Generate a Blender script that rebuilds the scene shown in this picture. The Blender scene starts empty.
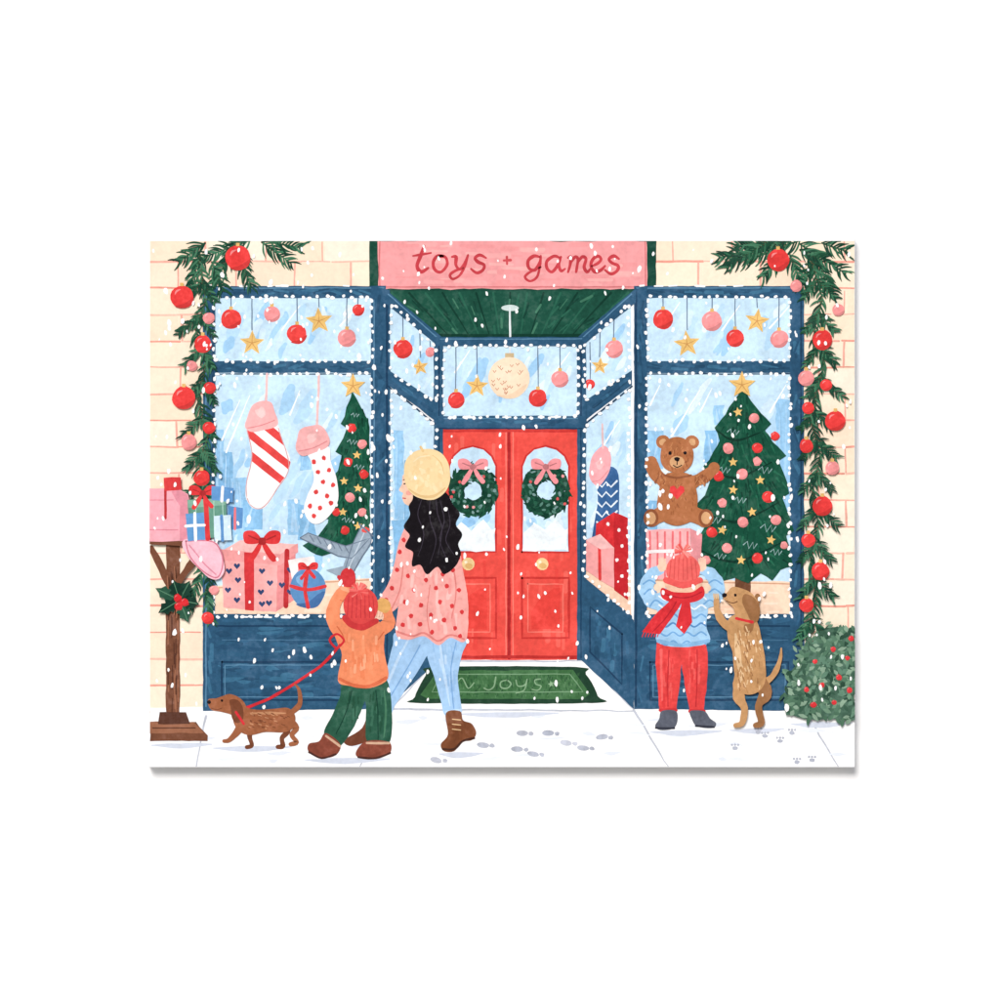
import bpy, math, random
import numpy as np
from mathutils import noise, Vector
random.seed(7)
R=random.uniform
HZ=1.5            # height of print centre above ground (m)
FRONT=-0.019      # front face of the print
STEP=0.000011     # thickness of a paint layer
KV=(1.04,1.03,1.01)    # illumination calibration

def lin(c):
    c=c/255.0
    return c/12.92 if c<=0.04045 else ((c+0.055)/1.055)**2.4
def WX(x,y): return ((x-500)/1000.0,(500-y)/1000.0+HZ)

# ------------------------------------------------------------- materials
mats={}
def mat(col,var=0.12,kind='paint'):
    key=(tuple(int(v) for v in col),var,kind)
    if key in mats: return mats[key]
    m=bpy.data.materials.new('%s_%d_%d_%d'%((kind,)+key[0])); m.use_nodes=True
    nt=m.node_tree; b=nt.nodes['Principled BSDF']
    base=[min(0.94,lin(col[i])/KV[i]) for i in range(3)]
    lo=[v*(1-var*1.35) for v in base]
    hi=[min(0.94,v*(1+var)+0.12*var) for v in base]
    tc=nt.nodes.new('ShaderNodeTexCoord')
    n1=nt.nodes.new('ShaderNodeTexNoise'); n1.inputs['Scale'].default_value=34; n1.inputs['Detail'].default_value=6; n1.inputs['Roughness'].default_value=0.62; n1.inputs['Distortion'].default_value=0.9
    n2=nt.nodes.new('ShaderNodeTexNoise'); n2.inputs['Scale'].default_value=280; n2.inputs['Detail'].default_value=3
    nt.links.new(tc.outputs['Object'],n1.inputs['Vector']); nt.links.new(tc.outputs['Object'],n2.inputs['Vector'])
    mx=nt.nodes.new('ShaderNodeMath'); mx.operation='MULTIPLY_ADD'; mx.inputs[1].default_value=0.35
    sc=nt.nodes.new('ShaderNodeMath'); sc.operation='MULTIPLY'; sc.inputs[1].default_value=0.65
    nt.links.new(n1.outputs['Fac'],sc.inputs[0]); nt.links.new(n2.outputs['Fac'],mx.inputs[0]); nt.links.new(sc.outputs[0],mx.inputs[2])
    rp=nt.nodes.new('ShaderNodeValToRGB')
    rp.color_ramp.elements[0].position=0.36; rp.color_ramp.elements[0].color=(*lo,1)
    rp.color_ramp.elements[1].position=0.64; rp.color_ramp.elements[1].color=(*hi,1)
    e=rp.color_ramp.elements.new(0.5); e.color=(*base,1)
    nt.links.new(mx.outputs[0],rp.inputs[0]); nt.links.new(rp.outputs[0],b.inputs['Base Color'])
    b.inputs['Roughness'].default_value=0.9; b.inputs['Specular IOR Level'].default_value=0.05
    mats[key]=m; return m

# ------------------------------------------------------------- drawing engine
GW=520
grid=np.zeros((GW,GW),dtype=np.int32)   # 2px cells
groups={}; order=[]; cur=None
def group(name):
    global cur
    if name not in groups: groups[name]=dict(v=[],f=[],m=[],mats=[]); order.append(name)
    cur=groups[name]
def level(parts):
    masks=[]; top=0
    for pts in parts:
        a=np.array(pts); x0,y0=a.min(0); x1,y1=a.max(0)
        i0=max(0,int(x0//2)-0); i1=min(GW-1,int(x1//2)); j0=max(0,int(y0//2)); j1=min(GW-1,int(y1//2))
        if (i1-i0)*(j1-j0)<=30 or len(pts)<5:
            mk=np.ones((j1-j0+1,i1-i0+1),bool)
        else:
            xs=(np.arange(i0,i1+1)+0.5)*2; ys=(np.arange(j0,j1+1)+0.5)*2
            X,Y=np.meshgrid(xs,ys); mk=np.zeros(X.shape,bool)
            n=len(a)
            for k in range(n):
                ax,ay=a[k]; bx,by=a[(k+1)%n]
                if ay!=by:
                    c=((ay>Y)!=(by>Y))&(X<(bx-ax)*(Y-ay)/(by-ay)+ax); mk^=c
            for k in range(n):
                p=a[k]; q=a[(k+1)%n]; d=max(1,int(np.hypot(*(q-p))))
                for t in range(d+1):
                    s=p+(q-p)*t/d
                    i=min(max(int(s[0]//2),i0),i1)-i0; j=min(max(int(s[1]//2),j0),j1)-j0
                    mk[j,i]=True
        sub=grid[j0:j1+1,i0:i1+1]
        if mk.any(): top=max(top,int(sub[mk].max()))
        masks.append((j0,j1,i0,i1,mk))
    top+=1
    for j0,j1,i0,i1,mk in masks:
        sub=grid[j0:j1+1,i0:i1+1]; sub[mk]=np.maximum(sub[mk],top)
    return top
def emit(outl,faces,pts,col,var):
    L=level(outl); y=FRONT-L*STEP
    o=len(cur['v'])
    for p in pts:
        x,z=WX(*p); cur['v'].append((x,y,z))
    m=mat(col,var)
    if m not in cur['mats']: cur['mats'].append(m)
    mi=cur['mats'].index(m)
    for f in faces:
        cur['f'].append([o+i for i in f]); cur['m'].append(mi)
def cr(pts,closed,seg=5):
    n=len(pts); out=[]
    rng=range(n) if closed else range(n-1)
    for i in rng:
        if closed: p0,p1,p2,p3=pts[i-1],pts[i],pts[(i+1)%n],pts[(i+2)%n]
        else: p0,p1,p2,p3=pts[max(i-1,0)],pts[i],pts[i+1],pts[min(i+2,n-1)]
        for k in range(seg):
            t=k/seg
            out.append(tuple(0.5*((2*b)+(-a+c)*t+(2*a-5*b+4*c-d)*t*t+(-a+3*b-3*c+d)*t**3) for a,b,c,d in zip(p0,p1,p2,p3)))
    if not closed: out.append(tuple(pts[-1]))
    return out
def clampx(p): return (min(max(p[0],150),854.5),min(max(p[1],241),766.5))
def wobble(pts,amp,closed=True,step=6):
    out=[]; n=len(pts); sd=R(0,100)
    for i in range(n if closed else n-1):
        a=pts[i]; b=pts[(i+1)%n]; d=math.hypot(b[0]-a[0],b[1]-a[1]); k=max(1,int(d/step))
        for j in range(k):
            t=j/k; x=a[0]+(b[0]-a[0])*t; y=a[1]+(b[1]-a[1])*t
            nx=noise.noise(Vector((x*0.09,y*0.09,sd))); ny=noise.noise(Vector((x*0.09,y*0.09,sd+9)))
            out.append((x+nx*amp*2,y+ny*amp*2))
    if not closed: out.append(pts[-1])
    return out
def P(pts,col,sm=False,wob=0.55,var=0.12):
    if sm: pts=cr(pts,True,5)
    if wob: pts=wobble(pts,wob)
    pts=[clampx(p) for p in pts]
    q=[pts[0]]
    for p in pts[1:]:
        if abs(p[0]-q[-1][0])+abs(p[1]-q[-1][1])>0.02: q.append(p)
    if len(q)<3: return
    emit([q],[list(range(len(q)))],q,col,var)
def Q(x0,y0,x1,y1,col,wob=0.5,var=0.12): P([(x0,y0),(x1,y0),(x1,y1),(x0,y1)],col,False,wob,var)
def E(cx,cy,rx,ry,col,rot=0,wob=0.3,var=0.12,n=None):
    n=n or max(9,int(8+max(rx,ry)*1.0)); c,s=math.cos(rot),math.sin(rot)
    pts=[(cx+rx*math.cos(t)*c-ry*math.sin(t)*s,cy+rx*math.cos(t)*s+ry*math.sin(t)*c) for t in [2*math.pi*i/n for i in range(n)]]
    if max(rx,ry)<5:
        pts=[(x+R(-.15,.15)*rx,y+R(-.15,.15)*ry) for x,y in pts]; wob=0
    P(pts,col,False,wob,var)
def S(pts,w,col,sm=True,wob=0.25,var=0.12,caps=True):
    """brush stroke; w number or list of widths per point"""
    ws=w if isinstance(w,(list,tuple)) else [w]*len(pts)
    q=[(p[0],p[1],ww) for p,ww in zip(pts,ws)]
    if sm and len(q)>2: q=cr(q,False,5)
    if wob and len(q)<=2 or not sm:
        o=[]
        for i in range(len(q)-1):
            a,b=q[i],q[i+1]; k=max(1,int(math.hypot(b[0]-a[0],b[1]-a[1])/8))
            for j in range(k): o.append(tuple(a[m]+(b[m]-a[m])*j/k for m in range(3)))
        o.append(q[-1]); q=o
    if wob:
        sd=R(0,99)
        q=[(x+noise.noise(Vector((x*.08,y*.08,sd)))*wob*2,y+noise.noise(Vector((x*.08,y*.08,sd+5)))*wob*2,ww*(1+0.25*noise.noise(Vector((x*.15,y*.15,sd+7))))) for x,y,ww in q]
    Lf=[];Rt=[]
    n=len(q)
    for i in range(n):
        a=q[max(i-1,0)]; b=q[min(i+1,n-1)]; dx,dy=b[0]-a[0],b[1]-a[1]; d=math.hypot(dx,dy) or 1
        nx,ny=-dy/d,dx/d; h=max(q[i][2],0.12)/2
        Lf.append((q[i][0]+nx*h,q[i][1]+ny*h)); Rt.append((q[i][0]-nx*h,q[i][1]-ny*h))
    pts2=Lf+Rt; faces=[[i,i+1,n+i+1,n+i] for i in range(n-1)]
    if caps:
        for e,(i,j) in ((0,(0,1)),(1,(n-1,n-2))):
            h=q[i][2]/2
            if h<0.6: continue
            dx,dy=q[i][0]-q[j][0],q[i][1]-q[j][1]; an=math.atan2(dy,dx)
            base=len(pts2); k=5 if h<5 else 9
            arc=[(q[i][0]+h*math.cos(an+t),q[i][1]+h*math.sin(an+t)) for t in [(-math.pi/2)+math.pi*m/k for m in range(1,k)]]
            pts2+=arc
            if e==1: s0,s1=n+i,i
            else: s0,s1=i,n+i
            faces.append([s0]+list(range(base,base+len(arc)))+[s1])
    pts2=[clampx(p) for p in pts2]
    emit([[pts2[k] for k in f] for f in faces],faces,pts2,col,var)
def star(cx,cy,r,col=(236,194,118),rot=None):
    rot=R(-.2,.2) if rot is None else rot
    pts=[]
    for i in range(10):
        t=rot-math.pi/2+i*math.pi/5; k=r if i%2==0 else r*0.45
        pts.append((cx+k*math.cos(t),cy+k*math.sin(t)))
    P(pts,col,False,0.2)
    if r>6:
        for i in range(5):
            t=rot-math.pi/2+i*2*math.pi/5; S([(cx,cy),(cx+r*.75*math.cos(t),cy+r*.75*math.sin(t))],[1,.4],(205,150,85),wob=0)
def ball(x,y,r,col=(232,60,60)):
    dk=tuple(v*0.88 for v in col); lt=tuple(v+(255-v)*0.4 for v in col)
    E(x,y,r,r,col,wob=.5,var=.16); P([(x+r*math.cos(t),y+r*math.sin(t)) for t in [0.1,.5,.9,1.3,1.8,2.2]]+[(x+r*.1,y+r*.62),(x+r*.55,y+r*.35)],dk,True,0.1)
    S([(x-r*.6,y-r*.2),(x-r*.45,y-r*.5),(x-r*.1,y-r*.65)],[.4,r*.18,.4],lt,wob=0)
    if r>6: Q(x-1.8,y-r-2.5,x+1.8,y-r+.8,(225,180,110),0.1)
def blotch(x,y,r,col,k=9,sq=1.0,var=0.15):
    P([(x+r*R(.6,1.15)*math.cos(t),y+sq*r*R(.6,1.15)*math.sin(t)) for t in [2*math.pi*i/k for i in range(k)]],col,True,0.3,var)
def outline(pts,w,col,sm=True):
    S(list(pts)+[pts[0]],w,col,sm=sm)
def inpoly(x,y,poly):
    c=False; n=len(poly)
    for i in range(n):
        x1,y1=poly[i]; x2,y2=poly[(i+1)%n]
        if (y1>y)!=(y2>y) and x<(x2-x1)*(y-y1)/(y2-y1)+x1: c=not c
    return c
def clipband(poly,nx,ny,a,b):
    def half(pl,s,c):
        out=[]
        for i in range(len(pl)):
            p,q=pl[i-1],pl[i]; dp=s*(nx*p[0]+ny*p[1]-c); dq=s*(nx*q[0]+ny*q[1]-c)
            if (dp>=0)!=(dq>=0):
                t=dp/(dp-dq); out.append((p[0]+(q[0]-p[0])*t,p[1]+(q[1]-p[1])*t))
            if dq>=0: out.append(q)
        return out
    r=half(poly,1,a); 
    return half(r,-1,b) if len(r)>2 else []

# palette
NAVY=(48,88,118); NAVYD=(32,62,90); NAVYL=(90,134,164)
GL=(202,230,248); GL2=(172,213,243); GL3=(226,243,252)
CREAM=(254,233,208); MORT=(243,176,158)
DG=(32,82,66); DGD=(20,60,48); DGL=(62,118,92)
RED=(230,64,62); PINK=(243,152,150); LPINK=(250,190,186)
WHITE=(254,254,254); SKIN=(247,204,178); BRN=(128,74,50); BLK=(28,24,28)

# ============================================================= brick wall
group('brick_wall')
P([(150,241),(372,241),(372,300),(215,300),(215,722),(150,722)],CREAM,False,0,0.05)
P([(652,241),(854.5,241),(854.5,724),(795,724),(795,300),(652,300)],CREAM,False,0,0.05)
for reg in ((150,372,241,290),(150,206,290,716),(652,854,241,290),(803,854,290,716)):
    x0,x1,y0,y1=reg
    row=0; y=262-27
    while y<716:
        if y0<=y<=y1 or y0-3<=y+27<=y1+27:
            off=(row%2)*29
            for k in range(-1,14):
                a=max(150+off+k*58+1,x0); b=min(150+off+k*58+57,x1); c=max(y+1,y0); d_=min(y+26,y1)
                if b-a>6 and d_-c>6 and R(0,1)<.5: Q(a,c,b,d_,random.choice([(255,239,218),(253,229,202),(254,235,209),(252,226,200)]),.6,.05)
            if y0+1<y<y1:
                x=x0
                while x<x1:
                    ln=R(25,60); e=min(x+ln,x1)
                    S([(x,y+R(-.6,.6)),(e,y+R(-.6,.6))],R(1.2,2.2),(MORT,(238,160,142),(248,194,174))[random.randrange(3)])
                    x=e+R(0,4)
            for k in range(14):
                xj=150+off+k*58+R(-3,3)
                if x0+3<xj<x1-3:
                    a=max(y+1,y0+1); b=min(y+26,y1)
                    if b-a>6: S([(xj,a),(xj+R(-1,1),b)],R(1.2,2.2),MORT)
        y+=26.5; row+=1

# ============================================================= ground
group('snowy_pavement')
P([(150,708),(215,706),(385,706),(440,657),(582,657),(640,708),(800,708),(854.5,712),(854.5,767),(150,767)],(252,252,253),False,0.3,0.01)
for l in ([(634,710),(668,767)],[(806,712),(838,767)],[(388,708),(360,767)],[(206,716),(196,767)],[(436,660),(392,708)],[(584,660),(632,708)],[(392,709),(634,711)],[(436,661),(584,661)]):
    S(l,[2.2,1.2],(194,198,208),wob=0.5); 
for i in range(44):
    x=R(155,845);y=R(714,764); w_=R(8,28); S([(x,y),(x+w_*.5,y+R(-1,1)),(x+w_,y+R(-2,2))],[.5,R(1.5,5),.5],random.choice([(236,240,245),(242,244,248),(230,235,242)]),var=0.03)
for x,y,w in ((250,746,46),(345,758,50),(460,752,26),(684,730,42),(755,728,32),(180,743,36),(505,712,60),(820,722,36)): 
    S([(x-w*.8,y+2),(x,y+3),(x+w*.9,y+1)],[1,6,1],(212,218,230),var=0.06)
group('footprint_trail')
for (x,y,a) in ((483,745,.1),(517,749,.1),(533,754,.2),(548,733,.0),(566,743,.1),(583,748,.1),(522,733,.0),(602,737,-.1),(436,760,.3)):
    c=random.choice([(184,188,200),(194,197,208),(176,181,194)])
    E(x,y,6,2.8,c,a,var=.2); E(x+9,y+.6,2.6,2,c,a,var=.2)
for (x,y) in ((735,748),(765,736),(780,741),(792,733),(797,762),(812,760),(758,732)):
    E(x,y,2.8,2,(178,182,194)); 
    for d in (-3,0,3): E(x+d,y-3.2,1.2,1.2,(178,182,194))

# ============================================================= shop shell
group('toy_shop/soffit')
P([(372,241),(655,241),(655,292),(640,292),(584,340),(436,340),(380,292),(372,292)],DG,False,0.3,.2)
for k in range(15):
    t=k/14; S([(392+t*236,293),(441+t*138,338)],[2.2,1],DGD if k%2 else (42,98,78))
for k in range(46):
    x=R(405,615); y=R(294,330); S([(x,y),(x+(500-x)*.12,y+R(5,12))],R(.8,2.4),random.choice([(66,120,96),(24,66,54),(44,100,80)]))
P([(436,334),(584,334),(584,341),(436,341)],DGD,False,.3)
group('toy_shop/shop_sign')
Q(369,241,656,291,(28,74,60),.4,.2); Q(378,241,647,289,(242,162,162),.6,0.08)
for k in range(60):
    x=R(384,620);y=R(244,286); S([(x,y),(x+R(8,26),y+R(-1,1))],R(2,5),random.choice([(245,172,170),(240,156,156),(247,178,174)]),var=0.06)
S([(380,287),(645,287)],1.5,(215,122,124)); S([(379.5,242),(379.5,287)],1.4,(215,122,124)); S([(645.5,242),(645.5,287)],1.4,(215,122,124))
TR=(200,66,74)
def T(pts,w=2.6): S(pts,[w*.7]+[w*1.05]*(len(pts)-2)+[w*.7] if len(pts)>2 else w,TR,wob=0.15,var=.12)
T([(424,246),(421,255),(417,266),(421,272),(428,268)],3.6);T([(413,256),(421,254.5),(431,253)],2.6)
T([(443,256),(437,256),(433,263),(435,270),(441,272),(447,265),(446,258),(442,256),(438,257)],3)
T([(452,257),(456,257),(456,265),(460,269),(465,263),(468,255)],3);T([(468,256),(465,266),(460,275),(453,279),(450,275),(455,271),(463,268)],2.4)
T([(486,258),(480,255),(475,258),(478,262),(484,265),(483,270),(477,273),(471,269)],3)
S([(507,257),(507,264)],2.4,(205,80,85));S([(503.5,260.5),(510.5,260)],2.4,(205,80,85))
T([(540,257),(534,256),(528,261),(529,268),(535,270),(540,262),(541,256)],3);T([(541,256),(540,266),(537,277),(530,281),(525,277),(530,272),(541,267)],2.4)
T([(560,258),(554,256),(547,261),(547,268),(552,272),(558,265),(561,257)],3);T([(561,257),(559,265),(561,271),(565,269)])
T([(568,258),(571,257),(570,265),(568,272)],3);T([(570,264),(575,257),(578,259),(577,266),(576,272)],3);T([(577,264),(582,257),(586,259),(584,267),(587,272),(590,269)],3)
T([(592,266),(598,263),(601,259),(598,256),(593,259),(591,266),(595,272),(601,270),(605,266)],3)
T([(619,259),(614,256),(609,259),(612,263),(618,266),(617,271),(611,274),(605,270)],3)

group('toy_shop/window_glass')
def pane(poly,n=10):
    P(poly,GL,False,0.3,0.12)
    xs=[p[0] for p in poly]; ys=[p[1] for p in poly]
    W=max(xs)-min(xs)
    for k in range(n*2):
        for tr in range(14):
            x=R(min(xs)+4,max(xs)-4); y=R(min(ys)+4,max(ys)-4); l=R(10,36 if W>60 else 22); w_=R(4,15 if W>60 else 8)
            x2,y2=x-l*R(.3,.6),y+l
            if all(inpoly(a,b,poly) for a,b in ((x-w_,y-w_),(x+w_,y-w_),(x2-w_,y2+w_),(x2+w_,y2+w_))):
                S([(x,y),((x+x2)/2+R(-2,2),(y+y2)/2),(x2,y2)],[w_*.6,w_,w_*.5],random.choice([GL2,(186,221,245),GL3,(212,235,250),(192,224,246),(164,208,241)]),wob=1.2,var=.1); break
TL=[(212,296),(373,296),(373,363),(212,363)]; LL=[(212,372),(373,372),(373,619),(212,619)]
TRr=[(645,296),(792,296),(792,363),(645,363)]; LR=[(645,372),(792,372),(792,619),(645,619)]
AUL=[(389,300),(436,345),(436,404),(389,374)]; ALL=[(389,384),(438,428),(438,580),(389,622)]
AUR=[(631,300),(584,345),(584,404),(631,374)]; ALR=[(631,384),(582,428),(582,580),(631,622)]
CT=[(442,344),(580,344),(580,418),(442,418)]
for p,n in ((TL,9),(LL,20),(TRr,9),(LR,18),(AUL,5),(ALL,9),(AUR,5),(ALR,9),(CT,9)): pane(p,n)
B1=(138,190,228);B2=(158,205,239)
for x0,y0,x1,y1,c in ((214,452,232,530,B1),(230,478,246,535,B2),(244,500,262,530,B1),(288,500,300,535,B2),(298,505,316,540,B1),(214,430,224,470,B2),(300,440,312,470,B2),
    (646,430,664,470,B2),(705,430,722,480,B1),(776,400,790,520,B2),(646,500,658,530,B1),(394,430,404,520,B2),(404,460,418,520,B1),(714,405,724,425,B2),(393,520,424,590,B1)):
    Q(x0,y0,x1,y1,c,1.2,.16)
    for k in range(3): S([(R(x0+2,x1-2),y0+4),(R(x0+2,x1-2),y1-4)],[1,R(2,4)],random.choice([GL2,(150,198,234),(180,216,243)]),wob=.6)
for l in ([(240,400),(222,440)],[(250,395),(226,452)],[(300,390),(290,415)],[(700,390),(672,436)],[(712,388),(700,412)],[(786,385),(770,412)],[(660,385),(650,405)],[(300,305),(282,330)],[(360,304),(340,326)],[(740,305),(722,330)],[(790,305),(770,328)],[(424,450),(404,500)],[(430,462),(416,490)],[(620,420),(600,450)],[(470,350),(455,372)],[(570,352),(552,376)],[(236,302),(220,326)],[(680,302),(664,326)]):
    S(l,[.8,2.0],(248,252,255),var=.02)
P([(213,586),(372,578),(372,619),(213,619)],(250,216,188),False,.6,.1)
P([(645,578),(791,582),(791,619),(645,619)],(250,216,188),False,.6,.1)
P([(583,560),(631,575),(631,622),(583,582)],(247,208,180),False,.4)
for k in range(30):
    x=random.choice([R(216,350),R(650,770)]); y=R(592,613); S([(x,y),(x+R(8,18),y+R(-1,1))],R(1.5,4),random.choice([(252,226,202),(245,204,176)]),var=.06)
S([(214,588),(300,583),(371,580)],1.4,(214,162,132)); S([(646,580),(700,582),(790,584)],1.4,(214,162,132))

# ============================================================= ornaments hung inside
group('hanging_ornaments')
def hang(x,y,top,kind,r):
    S([(x,top),(x+R(-.5,.5),y-r)],1.1,(110,128,150))
    if kind=='s': star(x,y,r)
    else: ball(x,y,r,{'r':(230,68,64),'p':(242,150,150)}[kind])
for x,y,k,r in ((231,319,'r',10),(252,343,'s',13),(272,314,'p',8),(297,334,'r',10),(319,321,'s',14),(347,338,'p',9),(358,310,'r',6)): hang(x,y,298,k,r)
for x,y,k,r in ((663,319,'r',10),(687,344,'s',14),(712,321,'p',10),(735,338,'r',9),(757,321,'s',13),(779,339,'p',9)): hang(x,y,298,k,r)
for x,y,k,r,t in ((403,349,'r',9.5,312),(420,367,'s',9,330),(430,352,'p',5,341),(456,400,'r',8.5,346),(477,386,'s',12,346),(538,398,'r',9,346),(560,379,'p',8.5,346),(614,349,'p',9,318),(600,366,'s',9,332),(590,384,'r',5,342)): hang(x,y,t,k,r)
group('pendant_lamp')
E(510,308,9,3,(204,218,214)); S([(510,308),(510,356)],1.8,(224,230,230)); Q(505,353,514,359,(205,180,140),.1)
E(509,378,20.5,21,(250,224,194),var=.06); blotch(504,373,11,(251,228,200),var=.05)
P([(527,384),(521,394),(509,399),(496,395),(508,395),(520,388)],(242,210,178),True,.2,.06)
for i in range(22):
    a=R(0,6.28); q=17*math.sqrt(R(0,1)); x,y=509+q*math.cos(a),378+q*math.sin(a)
    S([(x-1.6,y-1.2),(x,y+1),(x+1.6,y-1.2)],.8,(198,134,104),sm=False,wob=0)

# ============================================================= doors
group('toy_shop/double_door')
DR=(234,82,72); DRD=(202,56,52); DRL=(245,122,108)
Q(438,428,582,660,DR,.3,.12)
for side in (0,1):
    x0=440+side*70; x1=x0+68
    for k in range(46):
        x=R(x0+3,x1-5); y=R(436,636); S([(x,y),(x+R(-.6,.6),y+R(8,26))],R(2,5),random.choice([(239,96,84),(229,74,66),(241,102,90),(232,80,70)]),var=.08)
    gx0,gx1=(449,496) if side==0 else (522,569)
    arch=[(gx0,552),(gx0,466),(gx0+4,456),(gx0+12,449),((gx0+gx1)/2,446),(gx1-12,449),(gx1-4,456),(gx1,466),(gx1,552)]
    P(arch,GL,False,.4); S(arch+[arch[0]],2,DRD,sm=False)
    for k in range(9): blotch(R(gx0+9,gx1-9),R(512,543),R(4,8),random.choice([GL2,GL3,(150,198,236)]),7)
    P([(gx0+1,534),(gx0+12,522),(gx0+22,530),(gx0+34,520),(gx1-4,530),(gx1-1,528),(gx1-1,551),(gx0+1,551)],(240,247,252),False,1)
    py0=578
    S([(gx0,py0),(gx1,py0),(gx1,638),(gx0,638),(gx0,py0)],2.2,DRD,sm=False)
    S([(gx0+6,py0+6),(gx1-6,py0+6),(gx1-6,632),(gx0+6,632),(gx0+6,py0+6)],1.2,DRL,sm=False)
    P([(gx0+9,612),(gx0+20,596),(gx0+32,588),(gx1-9,588),(gx1-9,629),(gx0+9,629)],(228,70,62),False,.5,.14)
S([(509,430),(509,658)],3,(170,40,42)); S([(506,432),(506,658)],1.2,DRL); S([(513,432),(513,658)],1.2,DRL)
S([(441,431),(579,431)],2.4,DRD); S([(441,431),(441,658)],2,DRD); S([(579.5,431),(579.5,658)],2,DRD)
S([(440,657),(580,657)],3,(188,50,48))
for x in (468,542):
    E(x,564,6.5,6.5,(244,208,150)); E(x+1,566,3.5,3,(226,180,116)); E(x-2,562,1.6,1.4,(255,240,210))

# ============================================================= blue frames
group('toy_shop/window_frames')
def bar(poly): P(poly,NAVY,False,.35,.18)
def basepanel(poly): P(poly,NAVY,False,.4,.2)
basepanel([(203,617),(388,617),(388,709),(203,711)]); basepanel([(634,617),(803,617),(803,711),(634,709)])
basepanel([(386,620),(440,577),(440,659),(386,709)]); basepanel([(634,620),(580,577),(580,659),(634,709)])
BS=[(54,98,130),(44,82,112),(62,110,140),(40,76,104),(50,92,122)]
for x0,y0,x1,y1 in ((205,625,386,706),(636,625,801,706)):
    for k in range(120):
        x=R(x0+4,x1-30);y=R(y0+2,y1-4); S([(x,y),(x+R(5,12),y+R(-1,1)),(x+R(14,26),y+R(-2,2))],[1,R(3,7),1],random.choice(BS),var=.14)
for m in (0,1):
    for k in range(24):
        t=R(.05,.85); x=388+t*50; y=R(622-t*40+4,700-t*48-16); S([((x if m==0 else 1020-x),y),((x if m==0 else 1020-x)+R(-1,1),y+R(8,14))],R(2,5),random.choice(BS),var=.14)
for x0,x1 in ((222,364),(650,788)):
    S([(x0,662),(x1,662),(x1,700),(x0,700),(x0,662)],1.8,NAVYD,sm=False); S([(x0+3,665),(x1-3,665),(x1-3,697),(x0+3,697),(x0+3,665)],1,NAVYL,sm=False)
    S([(x0,640),(x1,640)],1,(70,112,142))
S([(398,634),(430,607),(430,652),(398,684),(398,634)],1.6,NAVYD,sm=False)
S([(622,634),(590,607),(590,652),(622,684),(622,634)],1.6,NAVYD,sm=False)
for x0,x1 in ((203,386),(634,803)):
    bar([(x0,286),(x1,286),(x1,298),(x0,298)]); bar([(x0,361),(x1,361),(x1,373),(x0,373)])
    bar([(x0,614),(x1,614),(x1,626),(x0,626)])
    for yy in (292,367,620):
        for k in range(26):
            x=R(x0+2,x1-22); S([(x,yy+R(-3,3)),(x+R(8,20),yy+R(-3,3))],R(1.5,3.5),random.choice(BS),var=.14)
    S([(x0+2,626),(x1-2,626)],1.6,NAVYD); S([(x0+2,288),(x1-2,288)],1.2,NAVYL); S([(x0+2,374),(x1-2,374)],1.2,NAVYD)
bar([(203,286),(215,286),(215,710),(203,710)]); bar([(371,286),(390,290),(390,709),(371,709)])
bar([(634,290),(647,286),(647,709),(634,709)]); bar([(790,286),(804,286),(804,712),(790,712)])
for xx,h in ((209,3),(380,6),(640,4),(797,4)):
    for k in range(44):
        y=R(292,690); S([(xx+R(-h,h),y),(xx+R(-h,h),y+R(8,18))],R(1.5,4),random.choice(BS),var=.14)
S([(387,292),(387,706)],2,NAVYD); S([(374,300),(374,704)],1.2,NAVYL); S([(636,292),(636,706)],2,NAVYD); S([(801,290),(801,708)],1.6,NAVYD); S([(206,290),(206,706)],1.4,NAVYL); S([(213,300),(213,614)],1.2,NAVYD)
for m in (0,1):
    f=(lambda x:x) if m==0 else (lambda x:1020-x)
    bar([(f(384),288),(f(443),338),(f(443),350),(f(384),302)])
    bar([(f(388),370),(f(440),404),(f(440),424),(f(388),385)])
    bar([(f(388),616),(f(440),574),(f(440),584),(f(388),628)])
    bar([(f(434),338),(f(443),338),(f(443),660),(f(434),660)])
    S([(f(388),386),(f(438),426)],1.4,NAVYD); S([(f(388),294),(f(440),340)],1.2,NAVYL); S([(f(439),342),(f(439),658)],1.3,NAVYD)
    for k in range(8): 
        t=R(0,.75); S([(f(390+t*46),377+t*38),(f(398+t*46),383+t*38)],R(2,4),random.choice(BS))
bar([(436,337),(586,337),(586,346),(436,346)]); bar([(436,416),(586,416),(586,429),(436,429)])
for k in range(20):
    x=R(440,562); S([(x,422+R(-3,3)),(x+R(8,18),422+R(-3,3))],R(1.5,3.5),random.choice(BS),var=.14)
S([(440,428.5),(582,428.5)],1.5,NAVYD); S([(440,339),(582,339)],1,NAVYL); S([(444,418.5),(578,418.5)],1,NAVYL)

# ============================================================= window display contents
def needles(poly,n,cols,L=(5,10),cx=None):
    xs=[p[0] for p in poly]; ys=[p[1] for p in poly]; cx=cx or sum(xs)/len(xs); k=0
    while k<n:
        x=R(min(xs),max(xs)); y=R(min(ys),max(ys))
        if inpoly(x,y,poly):
            k+=1; l=R(*L); a=math.pi/2-(x-cx)/45.0+R(-.3,.3)
            x2,y2=x+l*math.cos(a),y+l*math.sin(a)
            if inpoly(x2,y2,poly): S([(x,y),(x2,y2)],[R(1.4,2.6),.4],random.choice(cols),wob=0)
def scribble(x,y,s,col=(150,180,178)):
    S([(x-s,y),(x-s*.4,y-s*.5),(x-s*.2,y+s*.5),(x+s*.4,y-s*.4),(x+s*.5,y+s*.5),(x+s,y-s*.2)],1.1,col,sm=False,wob=.1)
TG=(26,82,62)
group('christmas_tree')
Q(735,572,751,601,(114,74,52),.6,.2)
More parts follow.
